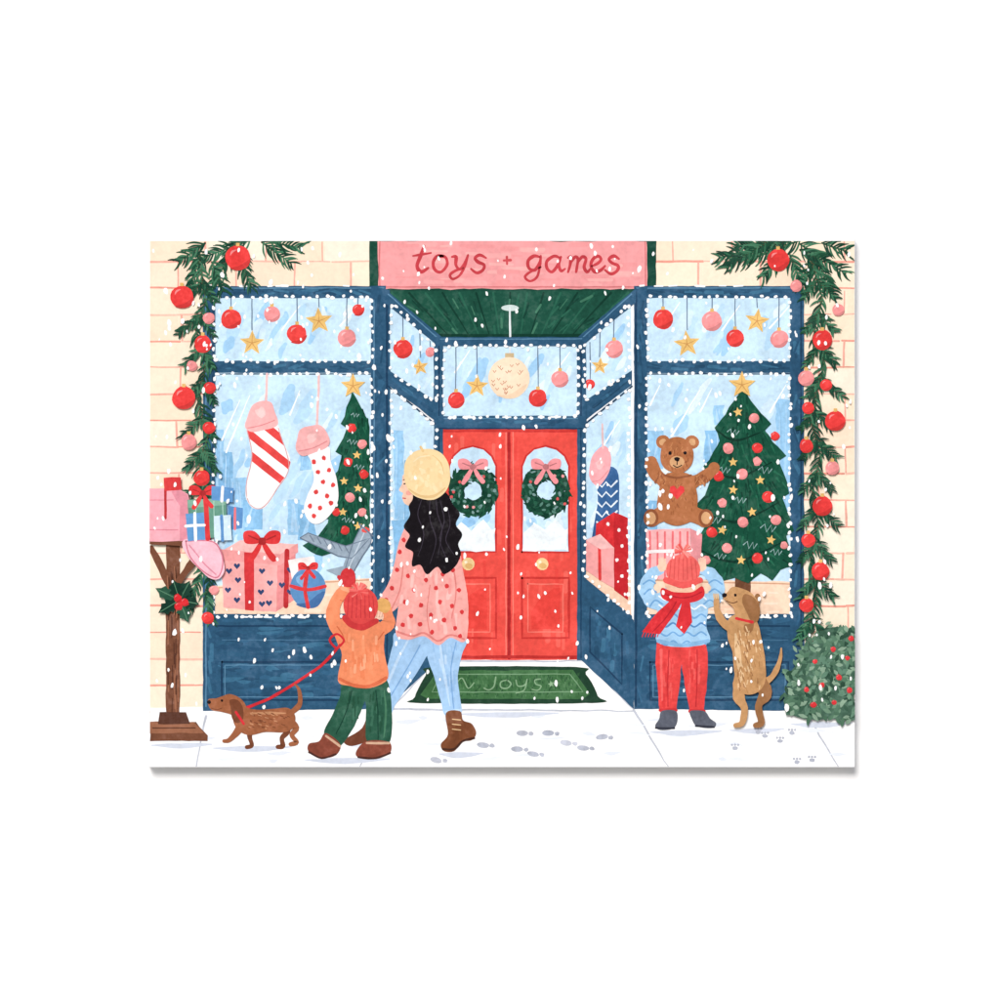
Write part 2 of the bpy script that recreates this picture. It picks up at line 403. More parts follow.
t2=[(742,388),(752,401),(760,414),(772,424),(764,430),(774,442),(787,456),(778,461),(785,475),(790,494),(783,498),(788,512),(794,530),(787,536),(790,554),(793,567),(780,570),(772,580),(760,573),(748,583),(735,577),(722,582),(712,573),(700,575),(692,567),(701,552),(694,545),(704,528),(700,518),(692,508),(704,496),(710,480),(703,466),(714,452),(720,440),(714,428),(726,414),(734,400)]
P(t2,TG,False,.9,.18)
needles(t2,460,[(20,68,52),(32,92,70),(40,104,78),(18,60,46),(26,80,60),(24,76,58)],(6,12),742)
for arc in ([(716,430),(735,440),(760,432)],[(708,466),(735,478),(772,462)],[(698,508),(735,522),(780,502)],[(696,548),(735,562),(786,540)]): S(arc,[1,2.6,1],(16,54,42),wob=.6)
for x,y,s in ((733,432,6),(765,470,7),(724,470,6),(714,520,7),(768,528,8),(740,500,6),(720,556,6),(776,552,6),(750,545,7)): scribble(x,y,s)
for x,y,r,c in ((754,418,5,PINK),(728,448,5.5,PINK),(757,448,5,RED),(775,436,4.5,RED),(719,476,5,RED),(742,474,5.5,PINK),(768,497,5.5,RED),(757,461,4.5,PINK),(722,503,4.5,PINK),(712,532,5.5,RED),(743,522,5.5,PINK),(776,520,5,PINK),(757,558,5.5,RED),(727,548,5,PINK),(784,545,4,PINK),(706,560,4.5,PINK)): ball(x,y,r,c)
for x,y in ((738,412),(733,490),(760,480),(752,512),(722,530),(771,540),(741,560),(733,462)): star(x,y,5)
star(742,385,14,(238,194,118),0)
group('christmas_tree.001')
t1=[(353,392),(360,405),(368,420),(370,428),(370,520),(370,545),(360,548),(348,546),(336,552),(322,556),(310,552),(303,546),(318,536),(330,520),(322,517),(333,500),(338,487),(330,484),(338,470),(342,456),(335,452),(343,438),(347,428),(341,424),(347,408)]
P(t1,TG,False,.7,.18)
needles(t1,240,[(20,68,52),(32,92,70),(40,104,78),(18,60,46)],(5,10),355)
for x,y,r,c in ((352,428,4.5,RED),(362,444,4.5,PINK),(348,462,4.5,RED),(364,474,4.5,RED),(350,497,5,PINK),(336,512,4,RED),(362,512,4.5,PINK),(345,530,4.5,RED),(366,535,4,RED)): ball(x,y,r,c)
for x,y in ((357,455),(344,481),(358,488),(343,512),(358,526)): star(x,y,4.5)
for x,y,s in ((355,415,4),(352,442,5),(359,467,5),(347,520,5),(326,545,6)): scribble(x,y,s)
star(353,386,13,(238,194,118),0)

group('christmas_stocking')
S([(267,374),(266,402)],2.4,(238,194,192))
st=cr([(248,424),(249,440),(252,456),(250,470),(246,484),(246,498),(253,508),(264,508),(272,498),(280,484),(288,472),(290,458),(283,442),(277,424),(262,420)],True,5)
P(st,(253,248,246),False,.1,.03)
for c0 in range(84,210,16):
    b=clipband(st,-.62,.78,c0,c0+7.5)
    if len(b)>2: P(b,(228,74,72),False,.3)
P([(246,420),(252,406),(262,401),(271,402),(275,412),(278,424),(268,429),(254,432),(246,428)],(247,180,178),True,.4); S([(248,428),(262,425),(275,420)],1.2,(228,144,146)); blotch(261,413,6,(251,198,194))
S([(247,430),(252,456),(246,486),(250,504),(262,508),(276,490),(289,466),(278,428)],.9,(216,164,164))
group('christmas_stocking.001')
S([(319,374),(317,430)],2.4,(238,194,192))
P([(306,448),(311,462),(314,480),(308,494),(304,508),(308,520),(318,524),(330,515),(338,500),(337,480),(331,462),(328,446)],(253,248,247),True,.2,.03)
for x,y in ((314,462),(324,458),(318,472),(329,470),(323,482),(333,485),(316,492),(327,496),(310,506),(320,508),(314,516),(331,503)): E(x,y,2.3,2.5,(228,74,72))
P([(297,440),(300,430),(310,426),(320,425),(328,434),(329,446),(316,452),(303,456),(296,450)],(247,180,178),True,.4); S([(299,451),(314,448),(327,441)],1.2,(228,144,146)); blotch(312,438,6,(251,198,194))
group('christmas_stocking.002')
P([(597,470),(598,500),(594,525),(592,545),(600,553),(610,546),(617,530),(619,505),(617,470)],(58,100,150),True,.2,.18)
for k in range(7):
    y=482+k*10; S([(597,y),(602,y+5),(606,y),(611,y+5),(617,y-1)],1.8,(228,238,247),sm=False,wob=.1)
P([(590,478),(590,464),(595,452),(604,446),(610,452),(611,466),(606,478),(598,486)],(245,170,174),True,.3); blotch(600,464,5,(249,190,190)); S([(602,424),(603,448)],1.8,(238,194,192)); S([(592,482),(600,480),(609,470)],1,(224,140,144))

def bow(x,y,s,col=(220,58,60)):
    dk=tuple(v*.78 for v in col)
    P([(x,y),(x-s*.5,y-s*.65),(x-s*1.2,y-s*.6),(x-s*1.15,y+s*.1),(x-s*.5,y+s*.2)],col,True,.1)
    P([(x,y),(x+s*.5,y-s*.65),(x+s*1.2,y-s*.6),(x+s*1.15,y+s*.1),(x+s*.5,y+s*.2)],col,True,.1)
    S([(x,y),(x-s*.4,y+s*.7),(x-s*.8,y+s*1.3)],[s*.2,s*.4,s*.4],col); S([(x,y),(x+s*.4,y+s*.7),(x+s*.8,y+s*1.2)],[s*.2,s*.4,s*.4],col)
    S([(x-s*.3,y-s*.1),(x-s*.9,y-s*.35)],max(.7,s*.1),dk); S([(x+s*.3,y-s*.1),(x+s*.9,y-s*.35)],max(.7,s*.1),dk); E(x,y,s*.27,s*.27,dk)
def heart(x,y,s,col):
    P([(x,y+s),(x-s,y-s*.1),(x-s*.9,y-s*.7),(x-s*.4,y-s*.85),(x,y-s*.35),(x+s*.4,y-s*.85),(x+s*.9,y-s*.7),(x+s,y-s*.1)],col,False,.05)
group('gift_box')
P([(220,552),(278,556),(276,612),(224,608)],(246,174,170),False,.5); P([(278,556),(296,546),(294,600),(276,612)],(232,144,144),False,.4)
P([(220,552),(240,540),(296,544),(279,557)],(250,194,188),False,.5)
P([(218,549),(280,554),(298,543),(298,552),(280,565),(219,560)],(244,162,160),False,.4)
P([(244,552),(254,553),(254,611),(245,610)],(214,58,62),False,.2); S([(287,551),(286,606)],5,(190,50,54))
for x,y in ((229,571),(238,580),(228,590),(237,600),(262,571),(270,583),(261,592),(269,603),(237,566),(262,604),(290,570),(282,585),(290,592)): heart(x,y,3.2,(54,72,112))
bow(262,541,15)
group('gift_box.001')
P([(288,560),(314,556),(318,574),(292,580)],(250,238,234),False,.3); Q(298,566,306,584,(236,122,124),.2)
group('toy_ball')
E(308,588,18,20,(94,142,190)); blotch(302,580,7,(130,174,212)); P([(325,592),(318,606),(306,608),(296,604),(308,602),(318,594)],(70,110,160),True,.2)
S([(308,569),(305,588),(308,607)],4,(218,62,64)); S([(291,586),(308,590),(325,586)],3.6,(218,62,64)); bow(308,568,8)
group('gift_box.002')
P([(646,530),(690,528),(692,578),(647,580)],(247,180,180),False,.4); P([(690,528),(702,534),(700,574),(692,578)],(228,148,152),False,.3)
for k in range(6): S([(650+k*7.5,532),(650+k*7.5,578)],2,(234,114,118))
S([(647,552),(691,550)],3.4,(250,238,236))
group('gift_box.003')
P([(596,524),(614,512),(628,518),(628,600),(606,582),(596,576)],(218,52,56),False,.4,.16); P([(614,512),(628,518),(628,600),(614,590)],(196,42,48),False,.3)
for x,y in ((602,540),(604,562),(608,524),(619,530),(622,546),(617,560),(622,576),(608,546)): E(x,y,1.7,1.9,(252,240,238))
group('gift_box.004')
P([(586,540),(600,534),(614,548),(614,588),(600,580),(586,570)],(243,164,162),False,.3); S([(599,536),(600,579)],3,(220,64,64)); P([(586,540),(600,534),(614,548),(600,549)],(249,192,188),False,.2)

group('teddy_bear')
TB=(178,112,72);TBD=(144,86,56);TBL=(214,164,118)
S([(665,482),(656,474),(651,464)],[13,12,12],TB); S([(693,482),(704,477),(713,470)],[13,12,12],TB)
E(651,462,6,6,TB);E(714,468,6,6,TB)
P([(664,476),(677,472),(692,476),(697,492),(697,510),(690,522),(676,526),(663,521),(657,508),(659,490)],TB,True,.4,.18)
S([(667,512),(656,517),(652,520)],[16,15,13],TB); S([(688,512),(700,517),(704,520)],[16,15,13],TB)
E(651,518,7.5,9,TBD,.1); E(651,518,5,6.5,TBL,.1); E(706,518,7.5,9,TBD,-.1); E(706,518,5,6.5,TBL,-.1)
E(663,442,7,7,TB);E(663,442,3.6,3.6,TBL);E(692,442,7,7,TB);E(692,442,3.6,3.6,TBL)
P([(661,450),(666,441),(677,437),(688,441),(693,451),(692,463),(686,471),(677,473),(667,470),(661,462)],TB,True,.3,.18)
for k in range(150):
    a=R(0,6.28);q=math.sqrt(R(0,1)); x,y=random.choice([(677+14*q*math.cos(a),455+14*q*math.sin(a)),(678+17*q*math.cos(a),499+22*q*math.sin(a)),(660+5*q*math.cos(a),478+7*q*math.sin(a)),(702+7*q*math.cos(a),478+5*q*math.sin(a))])
    S([(x,y),(x+R(-2,2),y+R(2,4))],.9,random.choice([(158,94,58),(196,132,88),TBD]),wob=0)
E(677,462,7.5,6.2,TBL); E(677,459,3,2.2,BLK); S([(677,461),(677,465)],1,BLK,wob=0); S([(673,465),(677,467.3),(682,465)],1,BLK,wob=0)
E(670,453,1.7,1.9,BLK);E(685,453,1.7,1.9,BLK); heart(677,492,7.5,(224,64,66))
S([(664,475),(677,478),(691,475)],2,TBD)

# ============================================================= wreaths
def wreath(name,cx,cy):
    group(name)
    S([(cx+17*math.cos(t),cy+18*math.sin(t)) for t in [2*math.pi*i/18 for i in range(19)]],14,(24,68,52),wob=.8,caps=False)
    for k in range(250):
        a=R(0,6.28); r=R(10,24.5); x,y=cx+r*math.cos(a),cy+r*math.sin(a)*1.04; b=a+math.pi/2+R(-.9,.9)
        S([(x,y),(x+6*math.cos(b),y+6*math.sin(b))],[R(2.6,4),.6],random.choice([(24,70,52),(18,58,44),(38,90,68),(28,78,58),(20,62,48)]),wob=0)
    for k in range(34):
        a=R(0,6.28); r=R(12,24); E(cx+r*math.cos(a),cy+r*math.sin(a),R(1.2,3),R(1,1.8),random.choice([(86,130,116),(120,152,148),(66,104,90)]),R(0,3))
    for k in range(6):
        a=R(0,6.28); r=R(14,23); E(cx+r*math.cos(a),cy+r*math.sin(a),1.6,1.6,random.choice([(214,92,92),(226,150,150)]))
    bow(cx,cy-24,12,(242,150,154))
wreath('door_wreath',473,491); wreath('door_wreath.001',546,491)

# ============================================================= string lights
group('string_lights')
def lights(pts,sp=8.0,off=1.2):
    for i in range(len(pts)-1):
        a,b=pts[i],pts[i+1]; d=math.hypot(b[0]-a[0],b[1]-a[1]); n=max(1,int(d/sp)); an=math.atan2(b[1]-a[1],b[0]-a[0])
        for k in range(n):
            t=(k+.5+R(-.2,.2))/n; E(a[0]+(b[0]-a[0])*t+R(-off,off),a[1]+(b[1]-a[1])*t+R(-off,off),R(1.6,2.5),R(1.3,2.0),(255,255,252),an+R(-.6,.6),var=.01)
for p in ([(214,297),(372,297),(372,361),(214,361),(214,297)],[(214,374),(372,374),(372,616),(214,616),(214,374)],[(647,297),(790,297),(790,361),(647,361),(647,297)],[(647,374),(790,374),(790,616),(647,616),(647,374)],
    [(391,303),(436,347),(436,402),(391,372),(391,303)],[(391,388),(436,426),(436,574)],[(391,388),(391,612)],[(629,303),(584,347),(584,402),(629,372),(629,303)],[(629,388),(584,428),(584,574),(629,614),(629,388)],[(444,346),(578,346),(578,417),(444,417),(444,346)]): lights(p)
group('window_sill_snow')
for (x0,x1,y) in ((206,384,286),(636,802,286),(216,370,617),(648,790,617),(444,578,417)):
    for k in range(9):
        x=R(x0,x1-14); S([(x,y),(x+R(3,9),y+R(-.4,.4))],R(1.2,2.4),WHITE,var=.01)

# ============================================================= garlands
def sprig(x0,y0,x1,y1,L=13,dens=1.5,cols=((34,80,58),(26,64,50),(54,106,78),(30,72,54),(70,122,92))):
    d=math.hypot(x1-x0,y1-y0); an=math.atan2(y1-y0,x1-x0); n=int(d/dens)
    S([(x0,y0),(x1,y1)],[2,1],(96,78,54))
    for k in range(n):
        t=k/n; x,y=x0+(x1-x0)*t,y0+(y1-y0)*t; s=1 if k%2 else -1; a=an+s*R(.4,1.0); l=L*R(.7,1.15)*(1-.35*t)
        S([(x,y),(x+l*.55*math.cos(a),y+l*.55*math.sin(a)),(x+l*math.cos(a-s*.15),y+l*math.sin(a-s*.15))],[1.4,1.9,.4],random.choice(cols),wob=0)
group('pine_garland')
for s in ((250,240,192,262),(240,242,212,284),(262,242,292,264),(235,244,252,288),(205,243,178,262),(212,262,224,292),(200,256,188,292),(270,242,302,248)): sprig(*s,L=17)
pth=[(200,262),(206,300),(196,330),(206,365),(198,400),(208,435),(200,465),(206,500)]
for i in range(len(pth)-1):
    (a,b),(c,d)=pth[i],pth[i+1]; sprig(a,b,c,d,14,2)
    sprig((a+c)/2,(b+d)/2,(a+c)/2-20+R(-4,4),(b+d)/2+20,12); sprig((a+c)/2,(b+d)/2,(a+c)/2+13,(b+d)/2+22,10)
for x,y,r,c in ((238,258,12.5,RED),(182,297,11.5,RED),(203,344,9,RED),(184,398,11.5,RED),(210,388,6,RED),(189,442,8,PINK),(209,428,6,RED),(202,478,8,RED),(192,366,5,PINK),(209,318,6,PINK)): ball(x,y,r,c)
for s in ((205,500,204,540),(206,560,192,600),(212,560,208,596),(206,590,212,624),(196,585,188,612)): sprig(*s,L=12)
ball(208,618,6,RED); ball(214,590,5,PINK)
group('pine_garland.001')
for s in ((800,240,745,262),(790,241,718,258),(775,241,735,246),(800,244,846,274),(810,250,834,292),(785,246,763,278),(815,262,800,290),(765,243,726,268),(822,243,848,252),(790,255,802,286),(800,250,824,262)): sprig(*s,L=17)
pth=[(812,262),(822,298),(814,330),(824,362),(816,395),(812,425),(820,455),(812,490),(818,525),(810,560),(816,598),(805,640)]
for i in range(len(pth)-1):
    (a,b),(c,d)=pth[i],pth[i+1]; sprig(a,b,c,d,14,2)
    sprig((a+c)/2,(b+d)/2,(a+c)/2+20+R(-4,4),(b+d)/2+19,13); sprig((a+c)/2,(b+d)/2,(a+c)/2-14,(b+d)/2+20,11)
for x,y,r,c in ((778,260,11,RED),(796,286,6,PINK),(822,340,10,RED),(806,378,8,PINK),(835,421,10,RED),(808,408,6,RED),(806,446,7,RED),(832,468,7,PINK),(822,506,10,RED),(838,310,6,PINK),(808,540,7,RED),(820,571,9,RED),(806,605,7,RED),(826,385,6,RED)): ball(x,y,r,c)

# ============================================================= mailbox etc
group('mailbox')
WD=(120,76,56);WDL=(154,102,76);WDD=(88,54,42)
P([(166,538),(180,538),(180,724),(166,724)],WD,False,.6,.25)
S([(172,590),(160,565),(151,548)],[7,7,6],WD); S([(173,590),(190,566),(204,546)],[7,7,6],WD)
S([(150,541),(212,544)],7,WD)
for k in range(30):
    x=R(168,178);y=R(548,700); S([(x,y),(x+R(-1,1),y+R(8,24))],1.1,random.choice([WDL,WDD]))
P([(150,722),(196,722),(208,736),(208,741),(150,741)],WD,False,.5,.2); P([(150,722),(194,722),(204,733),(150,733)],WDL,False,.4); P([(160,712),(186,712),(190,724),(158,724)],WDD,False,.3)
S([(152,728),(196,728)],1,WDD)
P([(150,489),(176,487),(188,494),(192,508),(192,540),(150,542)],(245,174,184),False,.5,.1)
P([(176,487),(188,494),(192,508),(192,540),(180,541),(180,506),(172,492)],(230,148,162),False,.3)
S([(150,500),(174,500)],1,(224,138,152)); S([(150,530),(178,530)],1.2,(224,138,152))
P([(184,540),(214,541),(222,556),(224,572),(214,580),(200,570),(188,556)],(249,194,206),True,.5); S([(190,545),(204,563),(216,574)],1.4,(226,144,162)); outline([(186,541),(214,542),(223,560),(218,577),(204,572),(190,556)],1.3,(216,126,144))
S([(166,518),(166,482)],2.6,(188,52,56)); P([(164,478),(181,477),(182,490),(165,491)],(218,64,66),False,.4)
group('gift_box.005')
P([(188,500),(226,498),(228,536),(190,540)],(100,150,130),False,.4); P([(188,500),(226,498),(226,505),(188,508)],(132,176,154),False,.3)
for k in range(4): S([(196+k*9,501),(197+k*9,537)],1,(160,200,180))
S([(206,500),(208,538)],5,(212,54,58)); bow(203,493,11)
group('gift_box.006')
P([(212,486),(234,488),(233,502),(212,500)],(98,150,202),False,.3); S([(223,487),(222,501)],3,(238,240,244)); P([(228,506),(243,508),(242,528),(229,530)],(94,144,198),False,.3); S([(235,508),(235,529)],2.4,(234,122,126))
group('gift_box.007')
P([(186,514),(204,512),(206,540),(188,541)],(100,156,208),False,.3); S([(186,526),(205,525)],3,(250,250,250)); S([(195,513),(196,540)],3,(250,250,250)); P([(214,516),(231,515),(232,540),(215,541)],(208,230,242),False,.3); S([(222,516),(223,540)],3,(94,144,198))
group('holly_sprig')
def leaf(x,y,a,l,w,c):
    pts=[]; 
    for t in [0,.2,.3,.45,.55,.7,.8,1]:
        k=w*math.sin(math.pi*t)*(1.25 if round(t*100) in (20,45,70) else .75); pts.append((t*l,k))
    pts=pts+[(p[0],-p[1]) for p in reversed(pts[1:-1])]
    P([(x+px*math.cos(a)-py*math.sin(a),y+px*math.sin(a)+py*math.cos(a)) for px,py in pts],c,False,0)
    S([(x,y),(x+l*.9*math.cos(a),y+l*.9*math.sin(a))],.8,(90,134,104),wob=0)
for a,l in ((3.6,27),(2.6,25),(5.2,22),(1.2,24),(.2,20),(4.4,22)): leaf(180,600,a,l,6.5,random.choice([(30,66,52),(24,56,44),(42,84,64)]))
for x,y in ((178,598),(185,602),(179,606)): ball(x,y,4.2,(216,46,52))

group('berry_bush')
bush=[(786,716),(784,700),(790,686),(786,676),(796,664),(800,650),(812,640),(822,630),(836,626),(846,628),(854.5,626),(854.5,720),(830,718),(805,719)]
P(bush,(72,104,86),False,1.6,.25)
for k in range(560):
    x=R(780,856);y=R(624,720)
    if inpoly(x,y,bush) or (R(0,1)<.15 and inpoly(x+4,y+6,bush)):
        a=R(0,6.28); l=R(6,10); S([(x,y),(x+l*.5*math.cos(a),y+l*.5*math.sin(a)),(x+l*math.cos(a),y+l*math.sin(a))],[.8,R(3,4.8),.6],random.choice([(84,120,96),(60,92,74),(110,144,118),(136,164,140),(46,76,60),(96,132,110),(74,108,86)]),wob=0)
for (x,y) in ((832,648),(846,656),(815,662),(838,676),(822,684),(806,690),(848,690),(832,704),(850,640),(815,704)):
    ball(x+R(-2,2),y+R(-2,2),R(2.4,3.2),(216,56,60))

group('doormat')
P([(436,667),(576,667),(586,674),(598,696),(592,703),(422,703),(415,697),(426,675)],(36,66,48),True,.3)
P([(438,670),(573,670),(590,694),(584,699),(428,699),(421,695)],(66,110,68),False,.5,.2)
for k in range(260):
    x=R(432,580);y=R(672,695); S([(x,y),(x+R(-1,1),y+R(2,4))],1.1,random.choice([(52,94,58),(84,126,84),(50,86,56)]),wob=0)
S([(441,674),(570,674),(583,692),(432,692),(441,674)],1.1,(116,154,116),sm=False)
ML=(136,170,132)
S([(496,677),(494,686),(489,690),(484,688)],1.4,ML);S([(507,680),(501,682),(501,687),(507,688),(511,684),(507,680)],1.3,ML);S([(516,680),(518,686),(525,685),(527,679)],1.3,ML);S([(527,680),(524,690),(516,693)],1.2,ML);S([(541,679),(535,680),(536,684),(541,686),(538,690),(532,689)],1.2,ML)
S([(456,684),(462,678),(468,688),(474,682)],1.1,ML);star(551,684,3.4,ML)

# ============================================================= animals & people
group('toy_airplane')
AG=(150,166,180);AGD=(108,122,140);AGL=(188,202,212)
P([(300,538),(308,533),(346,546),(370,538),(364,552),(352,558),(338,556)],AG,False,.3,.18); 
P([(361,527),(369,532),(371,542),(360,560),(350,578),(343,578),(344,564),(352,546)],AG,True,.2,.18); S([(364,533),(356,552),(347,572)],1.4,AGL); 
P([(326,570),(344,566),(356,574),(342,578)],AG,False,.2)
for k in range(6): S([(310+k*7,535+k*2.2),(314+k*7,542+k*2.2)],1,AGD)
outline([(300,538),(308,533),(346,546),(370,538),(352,558),(338,556)],1,AGD,False); outline([(361,527),(369,532),(371,542),(360,560),(350,577),(344,577),(352,546)],1,AGD); E(366,530,4,3,(222,82,76)); S([(359,524),(373,536)],1.6,AGD)

group('woman')
JN=(162,198,232);JND=(124,166,212);JNL=(190,216,240)
P([(372,706),(386,712),(384,726),(374,738),(352,746),(344,740),(362,728)],(114,66,48),True,.2)
P([(397,632),(434,636),(428,654),(412,680),(396,704),(388,718),(372,712),(381,690),(388,664),(393,645)],JN,True,.3)
S([(420,645),(404,674),(384,706)],1.2,JND);S([(408,640),(394,668),(382,700)],[2,3,1],JNL)
P([(424,634),(465,636),(462,655),(458,676),(460,696),(461,714),(446,716),(440,698),(434,676),(427,656)],JN,True,.3)
for k in range(26):
    x=R(432,456);y=R(642,690); S([(x,y),(x+R(0,2),y+R(5,12))],R(1,2.4),random.choice([JNL,(150,188,226),(170,204,236)]),var=.08)
S([(456,642),(451,672),(454,708)],1.2,JND);S([(440,644),(444,672),(450,706)],[2,3,1],JNL); S([(446,712),(461,710)],3,JNL)
P([(446,713),(460,711),(463,720),(472,724),(476,733),(472,740),(462,742),(454,751),(444,751),(441,744),(448,734)],(124,74,48),True,.2,.2)
S([(443,749),(454,749),(463,741),(474,738)],2.2,(74,46,36)); 
for y in (719,724,729): S([(452,y),(461,y+1)],1,(226,188,142),wob=0)
SW=(245,170,162);SWD=(224,132,126);SWL=(250,192,184)
P([(407,526),(399,542),(395,562),(388,584),(379,600),(383,611),(392,612),(404,598),(412,575),(416,548)],SW,True,.3)
P([(405,530),(414,522),(434,522),(450,530),(458,545),(463,570),(468,600),(468,628),(464,642),(450,638),(438,645),(424,636),(408,640),(396,634),(398,610),(402,588),(404,560)],SW,True,.4)
for k in range(44):
    x=R(402,460);y=R(540,626); S([(x,y),(x+R(-2,2),y+R(6,14))],R(2,4),random.choice([SWL,(240,158,152),(247,178,170)]),var=.07)
S([(403,566),(400,590),(391,610)],1.2,SWD);S([(452,560),(456,590),(452,618)],1.4,SWD);S([(430,585),(427,612),(430,636)],1,SWD);S([(398,632),(412,636),(424,633),(438,641),(450,635),(464,639)],2,SWD)
for x,y in ((400,552),(397,570),(392,588),(386,600),(408,576),(414,590),(405,602),(411,616),(421,605),(403,625),(420,624),(431,615),(432,632),(440,602),(444,620),(455,628),(452,606),(459,590),(462,612),(447,586),(436,588),(426,580),(453,570),(458,558),(443,574),(404,540),(460,636)): E(x,y,2.2,2.4,(214,62,64))
S([(381,601),(390,611)],4,SWL)
P([(378,600),(386,604),(386,613),(379,617),(373,612),(373,604)],SKIN,True,.1)
for k in range(4): S([(376+k*2.6,611+k*.4),(374+k*2.8,616+k*.3),(377+k*2.8,619)],[2.4,2.4,1.8],SKIN,wob=0); 
for k in range(3): S([(377.8+k*2.6,612),(376.4+k*2.8,617)],.6,(214,150,126),wob=0)
P([(404,474),(402,484),(399,490),(403,493),(402,497),(405,504),(414,506),(422,496),(420,476)],SKIN,True,.1)
S([(404,484),(407,483)],1.2,BLK,wob=0); S([(403,480),(408,479)],.9,(70,44,36),wob=0); S([(402.5,498),(406,498.5)],1.1,(206,70,72),wob=0); E(409,493,3,2.4,(240,168,152))
P([(410,504),(420,500),(424,524),(410,526)],SKIN,False,.2)
P([(415,480),(432,486),(446,492),(453,504),(460,514),(456,524),(462,534),(458,544),(461,555),(454,568),(444,574),(437,567),(428,574),(420,565),(412,566),(413,553),(405,546),(410,536),(404,526),(410,516),(409,506),(413,498)],BLK,True,.5,.2)
for p in ([(422,498),(418,515),(424,535),(418,556)],[(430,498),(430,520),(436,540),(430,564)],[(440,500),(444,520),(440,540),(448,562)],[(448,508),(450,525),(446,540),(454,555)],[(436,496),(437,512),(442,530),(438,555)]): S(p,[.6,1.1,1.0,.5],(58,52,62))
# soft felt beret, tilted
P([(404,471),(407,459),(416,451),(430,449),(442,454),(449,465),(450,479),(446,491),(436,499),(423,499),(412,494),(406,484)],(243,214,162),True,.3,.05)
for k in range(40):
    a=R(0,6.28);q=math.sqrt(R(0,1))*17; x,y=427+q*math.cos(a),473+q*math.sin(a)*1.1; S([(x,y),(x+R(-4,4),y+R(1,4))],R(1.5,3.5),random.choice([(246,220,172),(240,208,154),(248,224,178)]),wob=0,var=.04)
S([(409,489),(420,496),(434,496),(445,488)],[1.2,2.6,2.6,1.2],(226,190,134),var=.05); S([(423,451),(421,447)],2.4,(232,196,138))
S([(413,462),(420,457),(430,456)],[.6,1.2,.6],(250,230,190)); S([(432,455),(441,463),(444,474)],[.5,1.1,.5],(222,186,130))

group('child')
PG=(46,92,72)
P([(344,676),(340,696),(332,716),(324,734),(338,747),(352,730),(362,708),(368,686)],PG,True,.3,.2); P([(362,682),(366,706),(367,742),(388,744),(392,716),(386,678)],PG,True,.3,.2)
for k in range(26):
    x,y=random.choice([(R(344,358),R(688,712)),(R(370,386),R(690,728))]); S([(x,y),(x+R(-2,1),y+R(5,11))],R(1,2.6),random.choice([(60,108,86),(38,80,60)]),var=.1)
S([(352,690),(346,712),(336,734)],1.2,(26,64,50));S([(376,690),(378,715),(378,740)],1.2,(26,64,50));S([(384,690),(386,712),(384,738)],[1,2.4,1],(72,122,94))
P([(326,733),(340,744),(336,755),(322,758),(309,752),(309,744),(319,741)],(140,74,58),True,.2,.2);P([(367,741),(389,742),(390,753),(377,758),(358,757),(357,750)],(140,74,58),True,.2,.2)
S([(309,752),(322,758),(336,754)],2,(78,46,40));S([(358,757),(376,758),(390,753)],2,(78,46,40)); S([(326,736),(340,746)],2.4,(210,170,142));S([(367,743),(389,743)],2.4,(210,170,142))
OR=(239,142,100);ORD=(214,108,72);ORL=(246,168,130)
P([(338,622),(350,616),(372,618),(384,628),(384,650),(388,678),(370,688),(350,686),(338,680),(342,655),(336,638)],OR,True,.3)
S([(343,634),(333,618),(337,600),(347,587)],[17,14,12,10],OR); S([(376,632),(388,624),(388,612),(384,606)],[16,13,10,8],OR)
S([(337,626),(342,634),(345,642)],1.2,ORD);S([(340,600),(349,604)],1,ORD);S([(378,640),(384,632)],1.2,ORD)
for k in range(30):
    x=R(344,380);y=R(632,672); S([(x,y),(x+R(-1,1),y+R(6,10))],R(1.5,3.4),random.choice([ORL,(233,132,90),(242,152,110)]),var=.07)
S([(340,679),(354,685),(370,686),(386,678)],3.4,ORD); S([(342,588),(352,592)],4,ORL)
P([(343,586),(340,578),(343,570),(350,568),(355,574),(354,586)],(204,54,58),True,.1); S([(343,582),(339,577)],4,(204,54,58))
P([(378,610),(376,603),(381,598),(388,600),(391,607),(386,613)],(222,168,100),True,.1); S([(379,606),(376,611)],3.4,(222,168,100))
E(361,606,17.5,19,(220,74,72)); 
for k in range(7): S([(349+k*4,596-3*math.sin(k/6*3.14)),(347+k*4.6,618)],1,(194,56,60))
S([(345,618),(352,625),(364,627),(376,621)],6,(206,60,62)); 
for k in range(26):
    a=R(0,6.28); S([(359,591),(359+9*math.cos(a),591+8*math.sin(a))],1.8,random.choice([(234,106,100),(224,80,78),(242,130,122)]),wob=0)

group('dog_leash')
S([(340,645),(325,662),(300,680),(270,698),(243,709)],2.8,(210,48,56)); S([(336,648),(330,640),(337,634),(344,640),(340,646)],2.2,(210,48,56))
group('dachshund')
DB=(160,98,66);DBD=(120,70,48);DBL=(196,140,102)
S([(291,713),(300,704),(299,690),(295,684)],[6,5,3.4,1.4],DB)
S([(252,724),(250,736),(252,745),(247,747)],[8,5.6,4.6,4],DBD); S([(282,722),(288,731),(282,738),(283,746),(278,747)],[10,6,4.6,4.6,4],DBD)
P([(238,704),(252,709),(272,709),(288,708),(295,715),(294,726),(286,732),(266,732),(250,735),(238,730),(233,718)],DB,True,.3,.2)
S([(242,724),(236,733),(229,740),(224,741)],[10,6.5,5,4],DB); S([(288,720),(296,728),(292,735),(297,742),(291,744)],[11,6.5,4.8,4.6,4],DB)
P([(208,704),(209,699),(216,698),(222,696),(230,694),(240,698),(246,706),(245,716),(238,722),(232,715),(222,712),(212,710)],DB,True,.2,.2)
